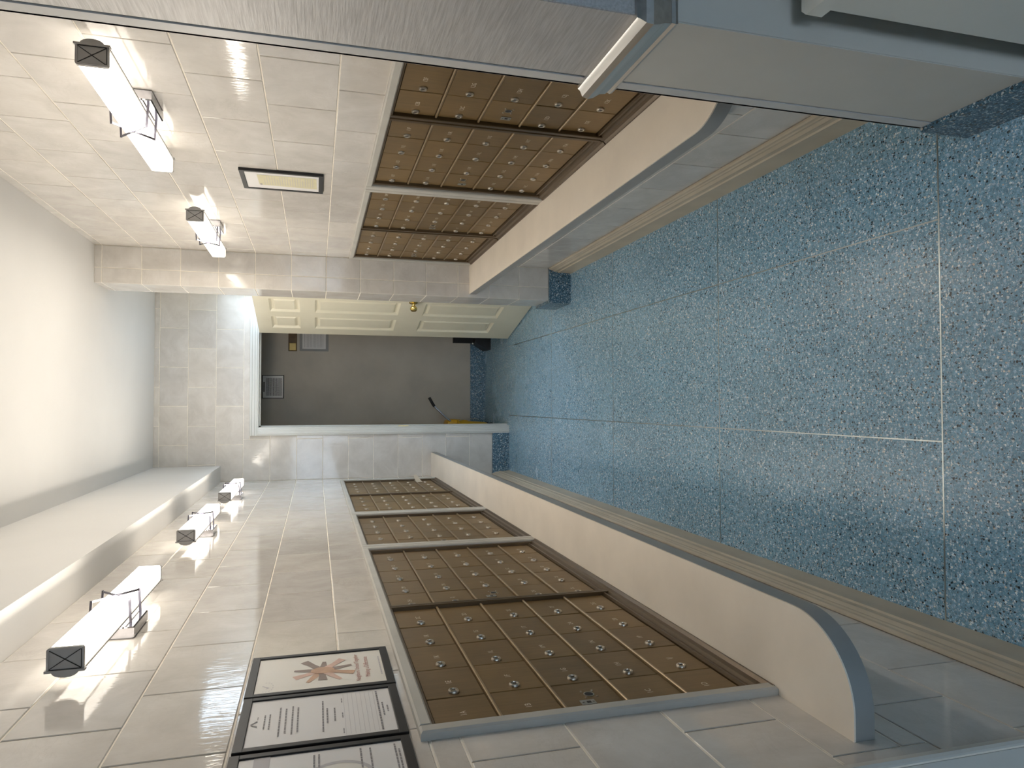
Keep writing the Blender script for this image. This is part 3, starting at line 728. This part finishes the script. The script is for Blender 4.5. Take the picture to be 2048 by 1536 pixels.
# 3: notice cut off by the picture edge
t, yp = notice('framed_notice', FL, 1.052, 1.434, 0.2345, 0.303, 'black-framed notice with a grey band and round emblem', GN)
p = MB(); y_ = yp - 0.0003
p.rect(0.013, 0.2215, 0.236, 0.262, y_); tag(p.obj('print', 'ink_light', t), kind='stuff')
p = MB(); p.poly([(0.117 + 0.058 * math.cos(k * math.pi / 16), 0.125 + 0.058 * math.sin(k * math.pi / 16)) for k in range(32)], y_); p.obj('print', 'paper_warm', t)
p = MB(); r0, r1 = 0.050, 0.058
for k in range(32):
    a, b = k * math.pi / 16, (k + 1) * math.pi / 16
    p.poly([(0.117 + r * math.cos(x), 0.125 + r * math.sin(x)) for r, x in ((r0, a), (r1, a), (r1, b), (r0, b))], y_ - 0.0002)
tag(p.obj('print', 'ink_light', t), kind='stuff')
p = MB()
for z, a, b in ((0.165, .150, .206), (0.157, .140, .206), (0.088, .120, .210), (0.072, .110, .210), (0.030, .060, .212), (0.024, .060, .190)): words(p, a, b, z, 0.003, y_ - 0.0003)
tag(p.obj('print', 'ink', t), kind='stuff')
p = MB(); p.rect(0.016, 0.218, 0.0165, 0.0175, y_); p.obj('print', 'ink_red', t)
# right wall: frame with a yellow sheet
t, yp = notice('framed_notice', FR, -3.001, 1.577, 0.233, 0.306, 'black-framed notice with a yellow sheet on the right tiled wall', None)
MB().poly([(0.052, 0.024), (0.188, 0.026), (0.186, 0.245), (0.062, 0.243)], yp - 0.0004).obj('yellow_sheet', 'yellow_paper', t)
p = MB()
for k in range(20): words(p, 0.070, 0.178 - (0.03 if k % 5 == 4 else 0), 0.040 + 0.0095 * k, 0.0022, yp - 0.0008)
tag(p.obj('print', 'ink_light', t), kind='stuff')
p = MB(); p.poly([(0.070 + 0.008 * math.cos(k * math.pi / 6), 0.236 + 0.005 * math.sin(k * math.pi / 6)) for k in range(12)], yp - 0.0008); tag(p.obj('print', 'ink', t), kind='stuff')

# signs on the wall of the back room
FB = frame((0, YB, 0), (1, 0, 0))
t, yp = notice('wall_sign', FB, 0.046, 1.879, 0.212, 0.191, 'framed white sign with dense black text high in the dim back room', None, 0.006, 'paper', 'black', 0.008)
p = MB()
for k in range(14): words(p, 0.025, 0.185, 0.025 + 0.0098 * k, 0.0048, yp - 0.0003)
p.rect(0.060, 0.150, 0.168, 0.178, yp - 0.0003); tag(p.obj('print', 'ink_dark', t), kind='stuff')
t, yp = notice('wall_sign', FB, 0.482, 1.490, 0.225, 0.256, 'grey-framed paper notice beside the open door in the back room', None, 0.020, 'paper', 'shelf_edge', 0.010)
p = MB()
for k in range(14): words(p, 0.034, 0.190, 0.050 + 0.0125 * k, 0.0030, yp - 0.0003)
tag(p.obj('print', 'ink', t), kind='stuff')
t = thing('wall_plaque', 'brown plaque with brass corner above the paper notice in the back room', 'plaque', FB @ T(0.480, 0, 1.769))
MB().plate(0, 0.225, 0, 0.075, -0.010, 0.0005, 0.003).obj('board', 'brown_plaque', t)
MB().plate(0.004, 0.075, 0.006, 0.069, -0.014, -0.009, 0.004).obj('emblem', 'old_brass', t)

# ================================================================== MOP BUCKET, DUSTPAN, STEEL BOX
t = thing('mop_bucket', 'yellow mop bucket with wringer lever behind the door casing', 'mop bucket', T(-0.345, 6.46, 0))
def loft(rings):
    mb = MB(); n = len(rings[0]); v = sum(rings, []); f = []
    for i in range(len(rings) - 1):
        for k in range(n): f.append((i * n + k, i * n + (k + 1) % n, (i + 1) * n + (k + 1) % n, (i + 1) * n + k))
    f += [tuple(range(n))[::-1], tuple(range((len(rings) - 1) * n, len(rings) * n))]
    return mb.add(v, f)
def rr(hx, hy, r, z, cx=0, cy=0, n=5):
    pts = []
    for sx, sy, a0 in ((1, 1, 0), (-1, 1, 90), (-1, -1, 180), (1, -1, 270)):
        for k in range(n + 1):
            a = math.radians(a0 + 90 * k / n); pts.append((cx + sx * (hx - r) + r * math.cos(a), cy + sy * (hy - r) + r * math.sin(a), z))
    return pts
loft([rr(.165, .115, .04, .065), rr(.172, .122, .045, .09), rr(.186, .135, .05, .33), rr(.197, .146, .05, .338), rr(.197, .146, .05, .352), rr(.180, .128, .045, .352), rr(.166, .116, .04, .12)]).obj('bucket', 'yellow', t, smooth=35)
loft([rr(.105, .10, .03, .25, .085), rr(.112, .112, .03, .34, .085), rr(.116, .116, .03, .40, .083), rr(.108, .108, .04, .435, .080), rr(.085, .085, .05, .452, .070), rr(.05, .05, .04, .456, .065)]).obj('wringer', 'yellow', t, smooth=40)
MB().tube([(.175, -0.10, .40), (.205, -0.10, .445), (.262, -0.10, .505), (.300, -0.10, .545), (.318, -0.10, .562), (.330, -0.10, .570)], 0.0085).obj('lever', 'chrome', t, smooth=50)
MB().tube([(.318, -0.10, .562), (.335, -0.10, .574), (.392, -0.10, .606), (.398, -0.10, .609)], 0.0135).obj('lever_grip', 'black', t, smooth=50)
MB().tube([(.185, -0.12, .345), (.199, -0.15, .30), (.205, -0.155, .20), (.200, -0.14, .16)], 0.0035, 8).obj('wire_bail', 'nickel', t, smooth=50)
for sx in (-1, 1):
    for sy in (-1, 1):
        c = MB(); c.lathe([(0.012, -0.012), (0.030, -0.012), (0.032, -0.008), (0.032, 0.008), (0.030, 0.012), (0.012, 0.012)], sx * 0.135, sy * 0.09, 0.032, 'y', 16)
        c.box(sx * 0.135 - 0.016, sx * 0.135 + 0.016, sy * 0.09 - 0.02, sy * 0.09 + 0.02, 0.058, 0.070); c.obj('caster', 'black', t, smooth=40)

t = thing('dustpan', 'black upright dustpan on the floor behind the open door', 'dustpan', T(0.64, 6.60, 0))
d = MB(); d.prism([(-0.130, 0.0), (0.145, 0.0), (0.145, 0.03), (0.10, 0.15), (-0.062, 0.15), (-0.130, 0.03)], -0.10, 0.10, 'y'); d.obj('pan', 'black', t)
MB().box(-0.060, 0.060, 0.02, 0.07, 0.145, 0.335).obj('hood', 'black', t)
MB().tube([(0.02, 0.045, 0.33), (0.02, 0.06, 0.60), (0.03, 0.08, 0.86)], 0.012).obj('handle', 'black', t, smooth=50)
lz = MB(); lz.lathe([(0.010, 0), (0.009, -0.008), (0.003, -0.010)], -0.066, 0.01, 0.150, 'y', 12); lz.obj('pivot', 'nickel', t, smooth=40)

t = thing('steel_cabinet', 'brushed steel cabinet with a rimmed lid in front of the grey pillar', 'cabinet', T(0.722, 0.70, 0))
b = MB(); b.prism([(0.012, 0), (0.40, 0), (0.412, 0.012), (0.412, 0.373), (0.40, 0.385), (0.012, 0.385), (0.0, 0.373), (0.0, 0.012)], 0.0, 0.705, 'z'); b.obj('body', 'steel', t)
b = MB(); b.prism([(0.004, -0.010), (0.41, -0.010), (0.424, 0.004), (0.424, 0.385), (0.41, 0.397), (0.004, 0.397), (-0.008, 0.385), (-0.008, 0.004)], 0.702, 0.736, 'z'); b.obj('lid', 'steel', t)
